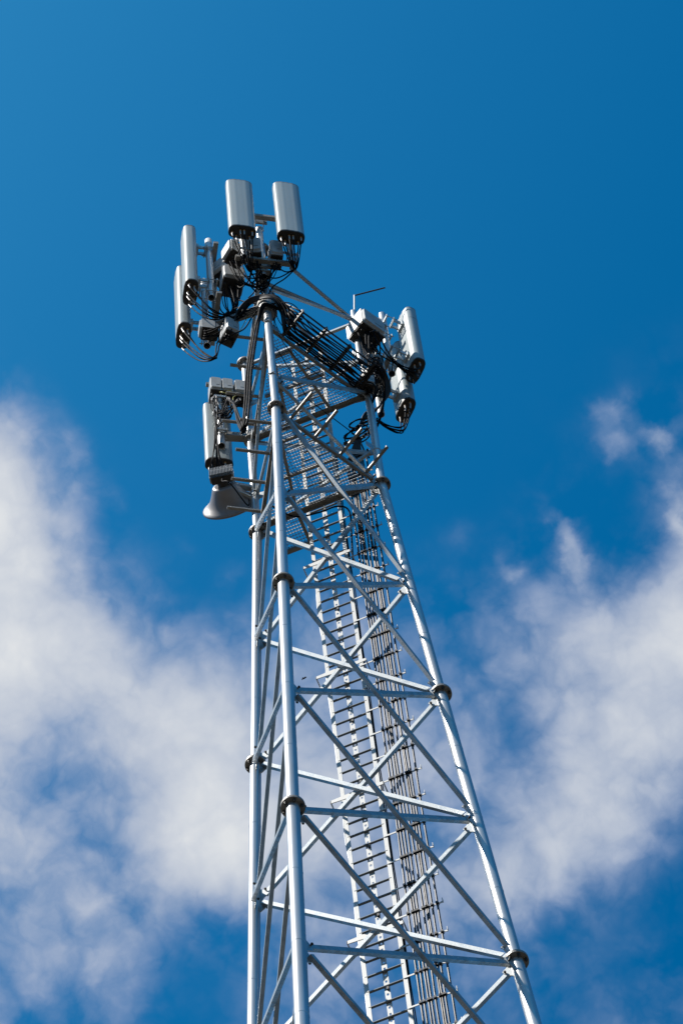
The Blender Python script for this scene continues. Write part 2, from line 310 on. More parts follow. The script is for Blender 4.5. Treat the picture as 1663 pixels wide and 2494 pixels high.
for n in 'ABC':
    b = MB(); cuts = [TOPZ[n], 0, -6, -12, -18, ZB]
    for za, zb in zip(cuts[:-1], cuts[1:]):
        b.tube([leg(n, za), leg(n, zb)], leg_r((za+zb)/2), 32)
    for zw in [-1.45,-3.02,-4.5,-7.4,-9.0,-10.6,-13.5,-15.0,-16.4,1.6,3.2]:      # weld seams round the pipe
        t = (leg(n, zw+.01)-leg(n, zw)).normalized(); rr = leg_r(zw)
        b.lathe([(rr,-.006),(rr+.0022,-.003),(rr+.0022,.003),(rr,.006)], leg(n, zw), t, 32)
    p = leg(n, ZB); b.box(p+V((0,0,-.02)), (.22,0,0), (0,.22,0), (0,0,.02))
    lg = b.build('leg', M_pipe, tower); legs[n] = lg
    b = MB(); p = leg(n, ZB); b.box(p+V((0,0,-.22)), (.5,0,0), (0,.5,0), (0,0,.18))
    b.build('footing', M_conc, lg)
    for zf in FL:
        b = MB(); c = leg(n, zf); t = (leg(n, zf+.5)-leg(n, zf-.5)).normalized()
        rf = 0.107 if zf >= 0 else 0.117
        b.lathe([(rf-.002,-.022),(rf,-.020),(rf,-.001),(rf-.002,0)], c, t, 36, False)
        b.lathe([(rf-.002,.001),(rf,.002),(rf,.020),(rf-.002,.022)], c, t, 36, False)
        fl = b.build('flange', M_flange, tower)
        if zf < -13: continue
        a = t.orthogonal().normalized(); e = t.cross(a)
        for k in range(6):
            an = 2*math.pi*(k+.25)/6; q = c+(a*math.cos(an)+e*math.sin(an))*(rf*.77); bb = MB()
            bb.lathe([(.017,-.046),(.017,-.022)], q, t, 6, False); bb.tube([q-t*.066, q+t*.045], .010, 8)
            bb.lathe([(.013,.022),(.013,.037)], q, t, 6, False)
            bb.build('bolt', M_bolt, fl)
FACES = [('B','C'),('C','A'),('A','B')]
def face_axes(a, b, z):
    d = (leg(b, z)-leg(a, z)); d.normalize()
    up = leg(a, z+.5)+leg(b, z+.5)-leg(a, z-.5)-leg(b, z-.5); up.normalize()
    n = d.cross(up); n.normalize()
    mid = (leg(a, z)+leg(b, z))/2
    if n.dot(V((mid.x, mid.y, 0))) < 0: n = -n
    return d, up, n
GL = [z for z in LEVELS]
for z in GL:                                   # gusset plates at every joint of the tapering part
    for a, b in FACES:
        for p_, q_ in ((a, b), (b, a)):
            d, up, n = face_axes(p_, q_, z); c = leg(p_, z); ax = (leg(p_, z+.5)-leg(p_, z-.5)).normalized()
            r = leg_r(z-.1)-.004; w = .165
            poly = []
            lo, hi = (-.25, .22) if z else (-.25, .05)
            w = .150; pts2 = [(r,lo),(w-.02,lo+.06),(w+.012,lo+.13)]
            m0, m1 = lo+.15, (hi-.15 if z else hi-.02)
            for k in range(7):
                pts2.append((w+.002-(.06 if z else .02)*math.sin(math.pi*k/6), m0+(m1-m0)*k/6))
            pts2 += [(w+.012,hi-.13),(w-.02,hi-.06),(r,hi)] if z else [(r,hi)]
            gm = MB(); gm.prism([c+d*x+ax*y for x, y in pts2], n, .010)
            gm.build('gusset_plate', M_galv, legs[p_])
def brace(pa, pb, inner, n, w=.047, t=.006, name='cross_brace', bolts=True):
    """steel angle between two gussets; inner braces lie on the inside of the plates so that the pair of an X pass each other"""
    pa, pb = V(pa), V(pb); t_ = (pb-pa).normalized()
    w2 = w*.78                                  # outstanding leg, along the lower edge of the flat one
    outward = n.y > .5                          # rear face: outstanding legs turned out; the other two faces: turned in
    yd = n*(1 if outward else -1)
    xd = t_.cross(n).normalized()
    if xd.z < 0: xd = -xd
    d_ = .006+(w2 if inner == outward else 0)
    off = n*(-d_ if inner else d_)
    b = MB(); o = pa+off+xd*(w/2)
    b.extrude([(0,0),(-w,0),(-w,w2),(-w+t,w2),(-w+t,t),(0,t)], o, o+(pb-pa), xd, yd)
    br = b.build(name, M_galv, tower)
    if pa.z > -16:
        for q in (pa+t_*.04, pb-t_*.04):
            bb = MB()
            bb.lathe([(.014,-.03),(.014,-.014)], q, n, 6, False); bb.tube([q-n*.034, q+n*.034], .009, 8); bb.lathe([(.014,.016),(.014,.03)], q, n, 6, False)
            bb.build('bolt', M_bolt, br)
    return br
for k in range(len(LEVELS)-1):
    z0, z1 = LEVELS[k], LEVELS[k+1]
    for a, b in FACES:
        for p_, q_, inner in ((a, b, False), (b, a, True)):
            d0, up, n = face_axes(p_, q_, (z0+z1)/2)
            pa = leg(p_, z0-.125)+d0*.105; pb = leg(q_, z1+.125)-d0*.105
            brace(pa, pb, inner, n, w=.054 if z0 > -18 else .07)
# upper, straight part: a zigzag of angles, reversed from face to face
ZN = [0.02,1.14,3.04,4.4,5.84]
for odd, ev in (('B','C'),('C','A'),('A','B')):          # odd nodes on the first leg, even nodes on the second
    seq = [(ev if i % 2 == 0 else odd, z) for i, z in enumerate(ZN)]
    for (l0, za), (l1, zb) in zip(seq[:-1], seq[1:]):
        d, up, n = face_axes(l0, l1, 3)
        brace(leg(l0, za)+d*.085+V((0,0,.05)), leg(l1, zb)-d*.085-V((0,0,.05)), l0 == ev, n, w=.046)
for a, b in (('C','A'),('A','B')):
    d, up, n = face_axes(a, b, 5.8)
    brace(leg(a, 5.80)+d*.08, leg(b, 5.80)-d*.08, True, n, w=.05, name='tie_bar')
for n_ in 'ABC':                                # collars clamped round the legs at the zigzag's joints
    for zc in (1.14, 4.4, 3.04):
        c = leg(n_, zc); b = MB(); o_ = OUTW[n_]; s_ = V((-o_.y, o_.x, 0))
        b.lathe([(.0515,-.012),(.056,-.012),(.056,.012),(.0515,.012)], c+V((0,0,-.05)), (0,0,1), 24)
        for sg in (-1, 1):
            dd = (-o_*.87+s_*sg*.5); b.prism([c+dd*.05+V((0,0,-.1)), c+dd*.17+V((0,0,-.06)), c+dd*.17+V((0,0,.06)), c+dd*.05+V((0,0,.1))], dd.cross(V((0,0,1))), .009)
        b.tube([c+o_*.06+s_*.045+V((0,0,-.05)), c+o_*.06-s_*.045+V((0,0,-.05))], .008, 8)
        b.build('clamp_collar', M_galv, legs[n_])

# ------------------------------------------------------------------ platforms of steel grating
def platform(z, label, bars):
    pf = thing('work_platform', (0,0,z), label, 'platform', 'grating platforms inside the tower')
    A, B_, C_ = leg('A',0), leg('B',0), leg('C',0)
    for q in (A, B_, C_): q.z = z
    yb = A.y-.02; xw = 0.76; pitchx, pitchy = .036, .041
    def half(y): return max(0.0, (y-B_.y-.12)*(A.x*-1)/(A.y-B_.y)-.03)     # half width of the triangle at y
    b = MB(); y = B_.y+.25
    while y < yb:
        h = half(y)
        if h > .03: b.box((0, y, z+.018), (h,0,0), (0,.0022,0), (0,0,.007))
        y += pitchy
    x = -xw
    while x <= xw:
        y0 = B_.y+.12+(abs(x)+.03)*(A.y-B_.y)/(-A.x)
        if y0 < yb-.03: b.box((x, (y0+yb)/2, z+.021), (.0022,0,0), (0,(yb-y0)/2,0), (0,0,.009))
        x += pitchx
    b.build('grating', M_grate, pf)
    if bars:                                     # front panel: a second, closer set of flat bars
        b = MB(); y = B_.y+.3
        while y < bars:
            h = half(y)
            b.box((0, y, z+.055), (h,0,0), (0,.0035,0), (0,0,.014)); y += .052
        b.build('bar_panel', M_grate, pf)
    for name, p, q in (('edge_beam', A, C_), ('edge_beam', B_, C_), ('edge_beam', A, B_)):
        d = (q-p).normalized(); nn = V((d.y,-d.x,0)); m = (p+q)/2
        if nn.dot(V((m.x,m.y,0))) < 0: nn = -nn
        b = MB(); p1, q1 = p+d*.07, q-d*.07
        b.extrude([(0,0),(.055,0),(.055,.006),(.006,.006),(.006,.075),(0,.075)], p1-nn*.01+V((0,0,.008)), q1-nn*.01+V((0,0,.008)), -nn, V((0,0,-1)))
        b.build(name, M_base, pf)
    for fy in (.30, .62):
        y = B_.y+(A.y-B_.y)*fy; h = half(y)
        b = MB(); b.extrude([(0,0),(.05,0),(.05,.006),(.006,.006),(.006,.06),(0,.06)], (-h,y,z+.004), (h,y,z+.004), (0,1,0), (0,0,-1)); b.build('joist', M_base, pf)
    for sx in (-.2, .22):
        b = MB(); y0 = B_.y+.4
        b.bar((sx*.5,y0,z-.03), (sx*1.4,yb,z-.03), .04, .006, (0,0,1)); b.build('strut', M_base, pf)
    return pf
pl1 = platform(0.06, 'lower grating platform level with the front leg pipe joint, just above the ladder brackets', -.3)
pl2 = platform(3.02, 'upper grating platform under the black cable bundle, close below the antennas', None)
b = MB(); z = .06                               # landing beside the ladder, outside the rear face
for i in range(9): b.box((-.43, .50+.041*i, z+.018), (.16,0,0), (0,.0022,0), (0,0,.007))
for i in range(9): b.box((-.58+.036*i, .67, z+.021), (.0022,0,0), (0,.19,0), (0,0,.009))
b.build('landing_grating', M_grate, pl1)
b = MB(); b.bar((-.62,.86,z-.02), (-.26,.86,z-.02), .05, .06); b.bar((-.27,.47,z-.02), (-.27,.83,z-.02), .04, .05); b.build('landing_frame', M_base, pl1)
for pf, z in ((pl1, .06), (pl2, 3.02)):         # cantilever stubs on the two front faces
    for a, b_ in (('B','C'),('A','B')):
        p, q = leg(a,0), leg(b_,0); p.z = q.z = z
        d = (q-p).normalized(); nn = V((d.y,-d.x,0)); m = (p+q)/2
        if nn.dot(V((m.x,m.y,0))) < 0: nn = -nn
        for fr in (.15,.385,.62,.86):
            s = p+(q-p)*fr; b = MB()
            w = .035
            b.extrude([(-w/2,-w/2),(w/2,-w/2),(w/2,w/2),(-w/2,w/2)], s-nn*.03+V((0,0,.03)), s+nn*.40+V((0,0,.03)), d, V((0,0,1)))
            b.build('stub_arm', M_base, pf)

# ------------------------------------------------------------------ ladder up the rear face, feeder rack beside it
def lad(x, z, off=0.0):
    """point on the ladder plane: behind the rear face, leaning with it"""
    return V((x, 0.467+max(0,-z)*TAPER*0.5+0.185+off, z))
ladder = thing('ladder', lad(0, -ZK+.3), 'fixed steel ladder with white slotted centre rail climbing inside the lattice tower', 'ladder')
LTOP = 5.9
for x in (-.2, .2):
    b = MB()
    for za, zb in ((LTOP, 0), (0, -ZK+.3)):
        b.bar(lad(x, za), lad(x, zb), .012, .055, (0,1,0)) if False else b.extrude([(-.022,-.006),(.022,-.006),(.022,.006),(-.022,.006)], lad(x, za), lad(x, zb), (1,0,0), (0,1,0))
        b.extrude([(-.004,0),(.004,0),(.004,.04),(-.004,.04)], lad(x+(.018 if x > 0 else -.018), za, .006), lad(x+(.018 if x > 0 else -.018), zb, .006), (1,0,0), (0,1,0))
    b.build('rail', M_rail, ladder)
b = MB(); z = LTOP; SP = .125                    # slotted safety rail
while z > -16:
    z1 = z-SP
    for sx in (-1, 1):
        p, q = lad(sx*.0195, z, .022), lad(sx*.0195, z1, .022)
        b.extrude([(-.0085,-.003),(.0085,-.003),(.0085,.003),(-.0085,.003)], p, q, (1,0,0), (0,1,0))
    p, q = lad(0, z-.042, .022), lad(0, z1, .022)
    b.extrude([(-.011,-.003),(.011,-.003),(.011,.003),(-.011,.003)], p, q, (1,0,0), (0,1,0))
    z = z1
b.extrude([(-.028,-.003),(.028,-.003),(.028,.003),(-.028,.003)], lad(0, z, .022), lad(0, -ZK+.4, .022), (1,0,0), (0,1,0))
b.build('safety_rail', M_rail, ladder)
z = LTOP-.2; zs = []
while z > -ZK+.5: zs.append(z); z -= .292
near = [q for q in zs if q > -15.2]; rest = [q for q in zs if q <= -15.2]
for q in near:
    b = MB(); b.tube([lad(-.2, q, .004), lad(.2, q, .004)], .0135, 10); b.build('rung', M_rung, ladder)
b = MB()
for q in rest: b.tube([lad(-.2, q, .004), lad(.2, q, .004)], .0135, 6)
tag(b.build('rung', M_rung, ladder), kind='stuff')
for q in near[3::5]:                              # clamps of the centre rail
    b = MB(); b.box(lad(.012, q-.03, .012), (.012,0,0), (0,.014,0), (0,0,.035)); b.build('rail_clamp', M_bolt, ladder)
for k, zb in enumerate([-1.43,-4.42,-7.43,-10.43,-13.44]):     # brackets at the crossings of the rear braces
    y0 = 0.467-zb*TAPER*.5+.01
    b = MB()
    b.extrude([(-.3,-.03),(-.07,-.055),(.07,-.055),(.3,-.03),(.3,.03),(.07,.05),(-.07,.05),(-.3,.03)], (0,y0+.02,zb), (0,y0+.028,zb), (1,0,0), (0,0,1))
    for sx in (-1, 1):
        b.bar((sx*.297,y0+.02,zb), lad(sx*.297, zb, .01), .008, .058, (0,0,1))
        b.bar(lad(sx*.297, zb, .01), lad(sx*.2, zb, .01), .008, .05, (0,0,1))
    b.build('ladder_bracket', M_rail, ladder)
# a thin white lightning wire down the left rail
wire = catmull([lad(-.215-(.012 if i % 2 else .0)-.006*math.sin(i*2.1), -1.7-i*.9, .0) for i in range(16)], 5)
b = MB(); b.tube(wire, .006, 6)
tag(b.build('earth_wire', M_white), 'thin white wire waving down the left rail of the ladder', 'wire')

rack = thing('cable_rack', lad(.2, -ZK+.4), 'row of hooked flat brackets carrying feeder cables beside the ladder', 'cable rack')
brz = []
z = 2.2
while z > -15.4: brz.append(z); z -= .584
def feedx(i, z):
    s = min(1, max(0, (-z+1)/14))
    g = .15*(1-s)+.09*s
    return .225+g+i*(.030+.008*s+.002*math.sin(i*1.7))+.006*math.sin(z*1.3+i*2.0)*(1-.2*i/9)
for z in brz:
    b = MB(); xe = feedx(8, z)+.06
    b.bar(lad(.19, z, -.012), lad(xe, z, -.012), .006, .028, (0,0,1))
    b.bar(lad(xe-.003, z, -.012), lad(xe-.003, z+.06, -.012), .03, .006, (1,0,0))
    rb = b.build('bracket', M_rail, rack)
    for i in range(9):
        b = MB(); b.box(lad(feedx(i, z), z, -.016), (.015,0,0), (0,.019,0), (0,0,.019)); b.build('cable_clamp', M_dark, rb)
b = MB()
for sg in (0, .018): b.tube([lad(.225+sg*.8, 2.0, .02)]+[lad(.225+sg*.8+.004*math.sin(k*1.9+sg*90), -k*.75, .02) for k in range(22)]+[lad(.225+sg*.8, -ZK+.5, .02)], .0075, 6)
tag(b.build('cable_pair', M_cable), 'pair of thin black cables tied along the right rail of the ladder', 'cable')

# feeders: up the rack, looped behind the right-hand leg, then across the front stubs to the front leg
BU, CU = leg('B',0), leg('C',0); BU.z = CU.z = 0
OUT = V((0.866,-0.5,0)); DBC = (CU-BU).normalized()
def st(fr, off, z): return BU+(CU-BU)*fr+OUT*off+V((0,0,z))
for i in range(9):
    up = [lad(feedx(i, z), z, -.012) for z in (-15.6,-14,-12,-10,-8,-6,-4,-2,-.6,.6,1.5)]
    low = [lad(feedx(i, -16), -ZK+.5, -.012)]
    k = i/8
    coil = [V((.52+.05*k, .64, 2.2+.1*k)), V((.60+.08*k, .67-.05*k, 2.75+.15*k)), V((.85, .66+.02*k, 3.0+.12*k)), V((1.02+.05*k, .50+.05*k, 3.02+.1*k)),
            V((1.09+.03*k, .28, 3.12)), V((1.06, .05-.02*k, 3.05))]
    off = (.03,.055,.08,.115,.16,.22,.28,.335,.39)[i]
    jit = .012*math.sin(i*2.7)
    run = [st(.90, off*.9+.02, 3.0+jit), st(.86, off, 3.005), st(.74, off, 2.99+jit), st(.62, off, 3.005), st(.385, off, 3.005), st(.15, off*.95+.02, 3.005)]
    end = [st(.05, .16+.10*k, 3.30+.06*k), st(-.05+.02*k, .17+.05*k, 3.48+.05*k), V((-.12, -1.08-.05*k, 3.62+.04*k)), V((-.30-.02*k, -1.06-.04*k, 3.52)), V((-.42, -1.02, 3.42-.1*k))]
    pts = catmull(low+up+coil+run+end, 6)
    b = MB(); b.tube(pts, .0115, 9)
    o = b.build('feeder_cable', M_feeder if True else M_cable)
    tag(o, 'thick brown-black feeder cable, one of the parallel row on hooked brackets beside the ladder, looping up past the right leg to the front leg', 'cable', 'feeder cables beside the ladder')
    o['label'] = 'thick dark feeder cable in the parallel row beside the ladder'
rackup = thing('cable_clamp_bar', st(.5, .2, 3.05), 'black clamp blocks holding the cable bundle on stub arms of the upper platform', 'cable clamp')
for fr in (.15,.385,.62,.86):
    b = MB(); p, q = st(fr, .01, 3.0), st(fr, .41, 3.0)
    b.bar(p, q, .030, .032); b.bar(p-V((0,0,.02)), q-V((0,0,.02)), .024, .010)
    for e in (p, q): b.bar(e-V((0,0,.035)), e+V((0,0,.06)), .012, .012, (1,0,0))
    b.build('clamp_block', M_dark, rackup)
for i in range(4):
    k = i/3; off = .03+.16*k; jt = .02*math.sin(i*3.3)
    pts = [V((-.34-.03*k, -1.02, 3.4-.06*k)), V((-.10, -1.09-.03*k, 3.66+.03*k)), st(-.03, .19+.03*k, 3.47), st(.06, .15+.12*k, 3.24), st(.15, off, 2.985), st(.27, off+jt, 2.975-jt), st(.385, off, 2.985), st(.5, off-jt, 2.965), st(.62, off, 2.985), st(.75, off+jt, 2.97), st(.86, off*.95, 2.985),
           V((1.03+.03*k, .10, 2.98)), V((1.06+.02*k, .30, 2.90-.05*k)), V((.98, .50, 2.70-.05*k)), V((.80, .66, 2.45-.08*k)), V((.55+.04*k, .66, 2.2)), V((.42+.03*k, .66, 1.2)), V((.40+.03*k, .66, -.3))]
    b = MB(); b.tube(catmull(pts, 6), .0105, 8)
    tag(b.build('trunk_cable', M_cable), 'thick black cable clamped under the stub arms between the front and right legs', 'cable', 'black trunk cables under the stub arms')
# thinner power and fibre leads sagging under the bundle
for i, (r_, s0, sag, dz) in enumerate(((.006,.02,.12,.0),(.005,-.04,.2,-.05),(.009,.10,.03,.03),(.009,.22,.04,.05),(.007,.3,.08,.02),(.006,-.06,.26,-.12))):
    pts = [V((-.30, -1.05, 3.45+dz)), st(-.02, .12, 3.42+dz), st(.08, s0+.05, 3.18+dz), st(.3, s0, 3.06-sag+dz), st(.6, s0+.02, 3.03-sag+dz), st(.86, s0, 3.06+dz), st(.97, s0+.08, 2.98), V((.86, .44, 2.7))]
    b = MB(); b.tube(catmull(pts, 6), r_, 6)
    tag(b.build('lead', M_cable), 'thin black lead sagging among the cable bundle between the front and right legs', 'cable', 'thin leads in the bundle')
# bundle falling from the front leg down the left face
for i in range(6):
    k = i/5; dx = .02*math.cos(i*2.4); dy = .02*math.sin(i*2.4)
    pts = [st(.2, .12+.2*k, 3.12), st(.06, .17, 3.30), V((.02+dx, -1.09+dy, 3.32)), V((-.09+dx, -1.02+dy, 3.12)), V((-.16+dx*1.6, -.99+dy, 2.75)), V((-.235+dx*1.6, -.97+dy, 2.1)),
           V((-.30+dx*1.8, -.96+dy, 1.4)), V((-.33+dx*1.8, -.98+dy, .6)), V((-.37+dx*1.6, -1.0+dy, -.1-.12*k)), V((-.43+dx, -.96+dy, -.45+.2*k)), V((-.62+.05*k, -.6+dy, -.05+.3*k)), V((-.86-.1*k, -.15, .8+.5*k)), V((-.98-.12*k+.05, .08, 2.2+.3*k)), V((-.95-.14*k, .22, 3.9))]
    pts = pts[:9]+[V((-.44+dx, -.93+dy, -.35+.1*k)), V((-.50+dx, -.80+dy, .15+.15*k)), V((-.62+dx, -.52+dy, 1.1+.2*k)), V((-.78, -.16+dy, 2.6+.2*k)), V((-.9-.07*k, .17, 3.9+.1*k))]
    b = MB(); b.tube(catmull(pts, 7), .0125, 8)
    tag(b.build('drop_cable', M_cable), 'thick black cable in the bundle hanging down the left face of the tower', 'cable', 'cables hanging down the left face')
# cable loop under the lower platform
b = MB(); b.tube(catmull([V((-.52,.15,-.12)), V((-.3,.40,-.12)), V((-.02,.5,-.03)), V((.2,.53,.02)), V((.33,.60,-.1)), V((.3,.66,-.8)), V((.27,.68,-1.6))], 7), .011, 7)
tag(b.build('cable', M_cable), 'single black cable looping under the edge of the lower platform', 'cable')
b = MB(); b.tube([leg('B',2.2)+V((.06,.05,0)), V((.22,-.25,1.75)), leg('C',1.5)-V((.14,.1,.1))], .006, 6)
tag(b.build('stay_wire', M_cable), 'thin dark wire slanting across between the two platforms', 'wire')

# ------------------------------------------------------------------ antenna and radio unit, one of each kind, copied
def superpoly(w, d, k, n=3.0, front=1.0, ripple=0):
    o = []
    for i in range(k):
        a = 2*math.pi*i/k; c, s = math.cos(a), math.sin(a)
        x = w/2*math.copysign(abs(c)**(2/n), c); y = (1+ripple*math.cos(2*math.pi*x/w*5))* d/2*math.copysign(abs(s)**(2/n), s)
        o.append((x, y*(front if y > 0 else 1)))
    return o
def ring_body(b, rings, smooth=True, cap0=True, cap1=True):
    k = len(rings[0]); vs = [p for r in rings for p in r]
    b.add(vs, [(i*k+j, i*k+(j+1)%k, (i+1)*k+(j+1)%k, (i+1)*k+j) for i in range(len(rings)-1) for j in range(k)], smooth)
    if cap0: b.add(rings[0], [tuple(range(k-1,-1,-1))])
    if cap1: b.add(rings[-1], [tuple(range(k))])
def scaled(poly, s, z, ds=0): return [V((x*s, y*s, z)) for x, y in poly]
AL = 2.2
PORTS = [(-.125,.03),(-.02,.035),(.03,.03),(.13,-.005),(-.10,-.04),(.07,-.05)]
ant = proto('panel_antenna')
P_ = superpoly(.355, .185, 96, 3.2, 1.0, .010)
b = MB(); ring_body(b, [scaled(P_, 1, .03), scaled(P_, 1, AL-.03)], True, False, False); b.build('radome', M_radome, ant)
b = MB(); ring_body(b, [scaled(P_, .97, -.004), scaled(P_, 1.012, .004), scaled(P_, 1.012, .036)], False); b.build('end_cap', M_dark, ant)
b = MB(); ring_body(b, [scaled(P_, 1.006, AL-.034), scaled(P_, 1.006, AL-.008), scaled(P_, .95, AL)], False); b.build('end_cap', M_fin, ant)
for x, y in PORTS:
    b = MB(); b.lathe([(.013,.0),(.013,-.03),(.009,-.032),(.009,-.045)], (x, y, -.003), (0,0,1), 10, False); b.build('connector', M_brass, ant)
for z in (.42, 1.72):
    b = MB(); b.cbox(-.07,.07,-.125,-.088,z-.06,z+.06); b.cbox(-.05,-.035,-.235,-.12,z-.05,z+.05); b.cbox(.035,.05,-.235,-.12,z-.05,z+.05)
    b.cbox(-.075,.075,-.245,-.23,z-.045,z-.03); b.cbox(-.075,.075,-.245,-.23,z+.03,z+.045)
    b.tube([(-.065,-.37,z),(-.065,-.2,z)], .006, 6); b.tube([(.065,-.37,z),(.065,-.2,z)], .006, 6); b.cbox(-.08,.08,-.355,-.335,z-.03,z+.03)
    b.build('mounting_bracket', M_galv, ant)
ants = []
def antenna(loc, n, label, s=1.0, first=[True], tilt=0):
    o = ant if first[0] else copy_tree(ant); first[0] = False
    place(o, loc, n, label, 'antenna', None, (1,1,s)); ants.append((o, loc, n)); return o

rru = proto('radio_unit')
b = MB(); b.cbox(-.15,.15,-.10,.07,0,.44)
b.build('housing', M_rru, rru)
b = MB()
for k in range(15):
    x = -.14+.02*k; b.cbox(x-.003,x+.003,-.15,-.098,.02,.42)
b.cbox(-.148,.148,-.103,-.097,.01,.43)
b.build('heat_sink', M_fin, rru)
b = MB(); poly = superpoly(.29, .41, 24, 8)
b.add([V((x,.07,y+.22)) for x, y in poly]+[V((x*.92,.095,y*.92+.22)) for x, y in poly], [tuple(range(24,48))[::-1]]+[(i,24+i,24+(i+1)%24,(i+1)%24) for i in range(24)])
b.build('front_cover', M_rru, rru)
b = MB(); b.cbox(-.09,.0,.0945,.0965,.12,.135); b.build('vent_slot', M_dark, rru)
b = MB(); b.cbox(-.14,.14,-.135,.062,-.022,.002); b.build('connector_panel', M_dark, rru)
for k in range(4):
    b = MB(); x = -.105+.07*k; y = -.02+.03*(k % 2); b.lathe([(.015,0),(.015,-.03),(.010,-.03),(.010,-.055)], (x,y,-.02), (0,0,1), 10, False); b.build('connector', M_fin if k == 2 else M_bolt, rru)
b = MB(); b.tube([(-.07,0,.43),(-.07,0,.48),(.07,0,.48),(.07,0,.43)], .008, 8); b.build('handle', M_dark, rru)
def unit(loc, n, label, s=(1,1,1), first=[True]):
    o = rru if first[0] else copy_tree(rru); first[0] = False
    return place(o, loc, n, label, 'radio unit', None, s)

def hclamp(b, c, axis, w=.05):
    """pipe clamp: two plates and bolts round a vertical pipe at c, axis = horizontal direction of the boom"""
    c = V(c); ax = V(axis).normalized(); nn = V((-ax.y, ax.x, 0))
    for s in (-1, 1):
        b.box(c+nn*s*.058, ax*.075, nn*.006, V((0,0,.035)))
    for s in (-1, 1): b.tube([c+ax*.06*s-nn*.09, c+ax*.06*s+nn*.09], .007, 6)
def jumper(p, q, sag, r=.0085, boot=.16, label='', group='', side=(0,0,0)):
    p, q = V(p), V(q); s = V(side)
    pts = [p, p-V((0,0,.10)), p*.75+q*.25-V((0,0,sag*.8))+s*.6, p*.45+q*.55-V((0,0,sag))+s, p*.15+q*.85-V((0,0,sag*.6))+s*.4, q]
    cp = catmull(pts, 7)
    b = MB(); b.tube(cp, r, 8); o = b.build('jumper_cable', M_cable); tag(o, label, 'cable', group); ORG[o.name] = V((0,0,0))
    n = max(2, int(boot/((cp[1]-cp[0]).length+1e-6))+1); n = min(n, 12)
    b = MB(); b.tube(cp[:n+1], r*1.25, 8); b.build('sleeve', M_boot, o)
    return o
def port(a, k):
    o, loc, n = a; rz = math.atan2(n[1], n[0])-math.pi/2; x, y = PORTS[k]
    return V((loc[0]+x*math.cos(rz)-y*math.sin(rz), loc[1]+x*math.sin(rz)+y*math.cos(rz), loc[2]-.04))

# ------------------------------------------------------------------ front sector, on the front leg
NF = V((.5,-.866,0)); BF = V((.866,.5,0)); cF = V((.06,-1.13,0))
fr_ = thing('antenna_mount', (.06,-1.13,4.36), 'steel mounting frame of booms and pipes at the very top of the front leg', 'mounting frame')
b = MB(); b.pipe((.045,-1.10,4.36), (.045,-1.10,6.32), .048); b.build('mast_pipe', M_pipe, fr_)
for z, x0, x1 in ((4.64,-.375,.375),(6.47,-.33,.36)):
    b = MB(); p = cF+BF*x0+V((0,0,z)); q = cF+BF*x1+V((0,0,z))
    b.bar(p+NF*.09, q+NF*.09, .06, .075); b.build('boom', M_base, fr_)
    b = MB(); hclamp(b, V((.045,-1.10,z)), BF); b.bar(V((.045,-1.10,z))-BF*.1+NF*.055, V((.045,-1.10,z))+BF*.1+NF*.055, .02, .15); b.build('clamp', M_base, fr_)
b = MB(); b.bar(V((.045,-1.10,4.47))-BF*.1, V((.045,-1.10,4.47))+BF*.1, .12, .05); b.bar((.03,-1.1,4.47), (.0,-.95,4.47), .1, .05)
b.bar((.03,-1.1,5.5), (.0,-.95,5.5), .1, .05); b.build('standoff', M_base, fr_)
FP = [cF+BF*(-.275)+NF*.17, cF+BF*.35+NF*.17]
for p in FP:
    b = MB(); b.pipe(p+V((0,0,4.46)), p+V((0,0,6.95)), .040); b.build('antenna_pipe', M_pipe, fr_)
    for z in (4.64, 6.47): b = MB(); hclamp(b, p+V((0,0,z)), BF); b.build('clamp', M_galv, fr_)
aF1 = antenna((-.035,-1.594,4.90), (.5,-.866), 'wide pale panel antenna at the top of the tower, left of the front pair', .90)
aF2 = antenna((.519,-1.275,4.93), (.53,-.848), 'wide pale panel antenna at the top of the tower, right of the front pair', .95)
ties = thing('tie_tube', cF+BF*.37+V((0,0,4.6)), 'two slanting steel tubes from the front mounting frame to the top of the right leg', 'brace')
b = MB(); b.tube([cF+BF*.36+NF*.05+V((0,0,4.60)), V((.735,.36,5.86))], .026, 12); b.build('tube', M_base, ties)
b = MB(); b.tube([V((.05,-.98,4.40)), V((.735,.36,5.80))], .026, 12); b.build('tube', M_base, ties)

# ------------------------------------------------------------------ left sector
NL = V((-.868,-.497,0)); BL = V((-.497,.868,0)); LP = [V((-.64,-1.215,0)), V((-.885,-.787,0))]
fl_ = thing('antenna_mount', (-.69,-.96,3.5), 'steel mounting frame left of the front leg carrying two tall antennas', 'mounting frame')
cL = V((-.70,-.96,0))
for z, x0, x1 in ((3.76,-.42,.30),(5.82,-.40,.26)):
    b = MB(); p = cL+BL*x0+V((0,0,z)); q = cL+BL*x1+V((0,0,z)); b.bar(p, q, .065, .075); b.build('boom', M_base, fl_)
b = MB(); b.bar((-.66,-1.0,3.56), (-.02,-.965,3.58), .10, .085); b.build('arm', M_base, fl_)
b = MB(); b.bar((-.66,-1.0,5.66), (-.02,-.965,5.68), .08, .07); b.build('arm', M_base, fl_)
b = MB(); b.lathe([(.052,-.13),(.13,-.13),(.13,.13),(.052,.13)], (0,-.935,3.57), (0,0,1), 24, False); b.build('leg_clamp', M_base, fl_)
b = MB(); b.tube([V((-.68,-1.0,3.4)), V((-.68,-1.0,5.95))], .035, 14); b.build('upright', M_base, fl_)
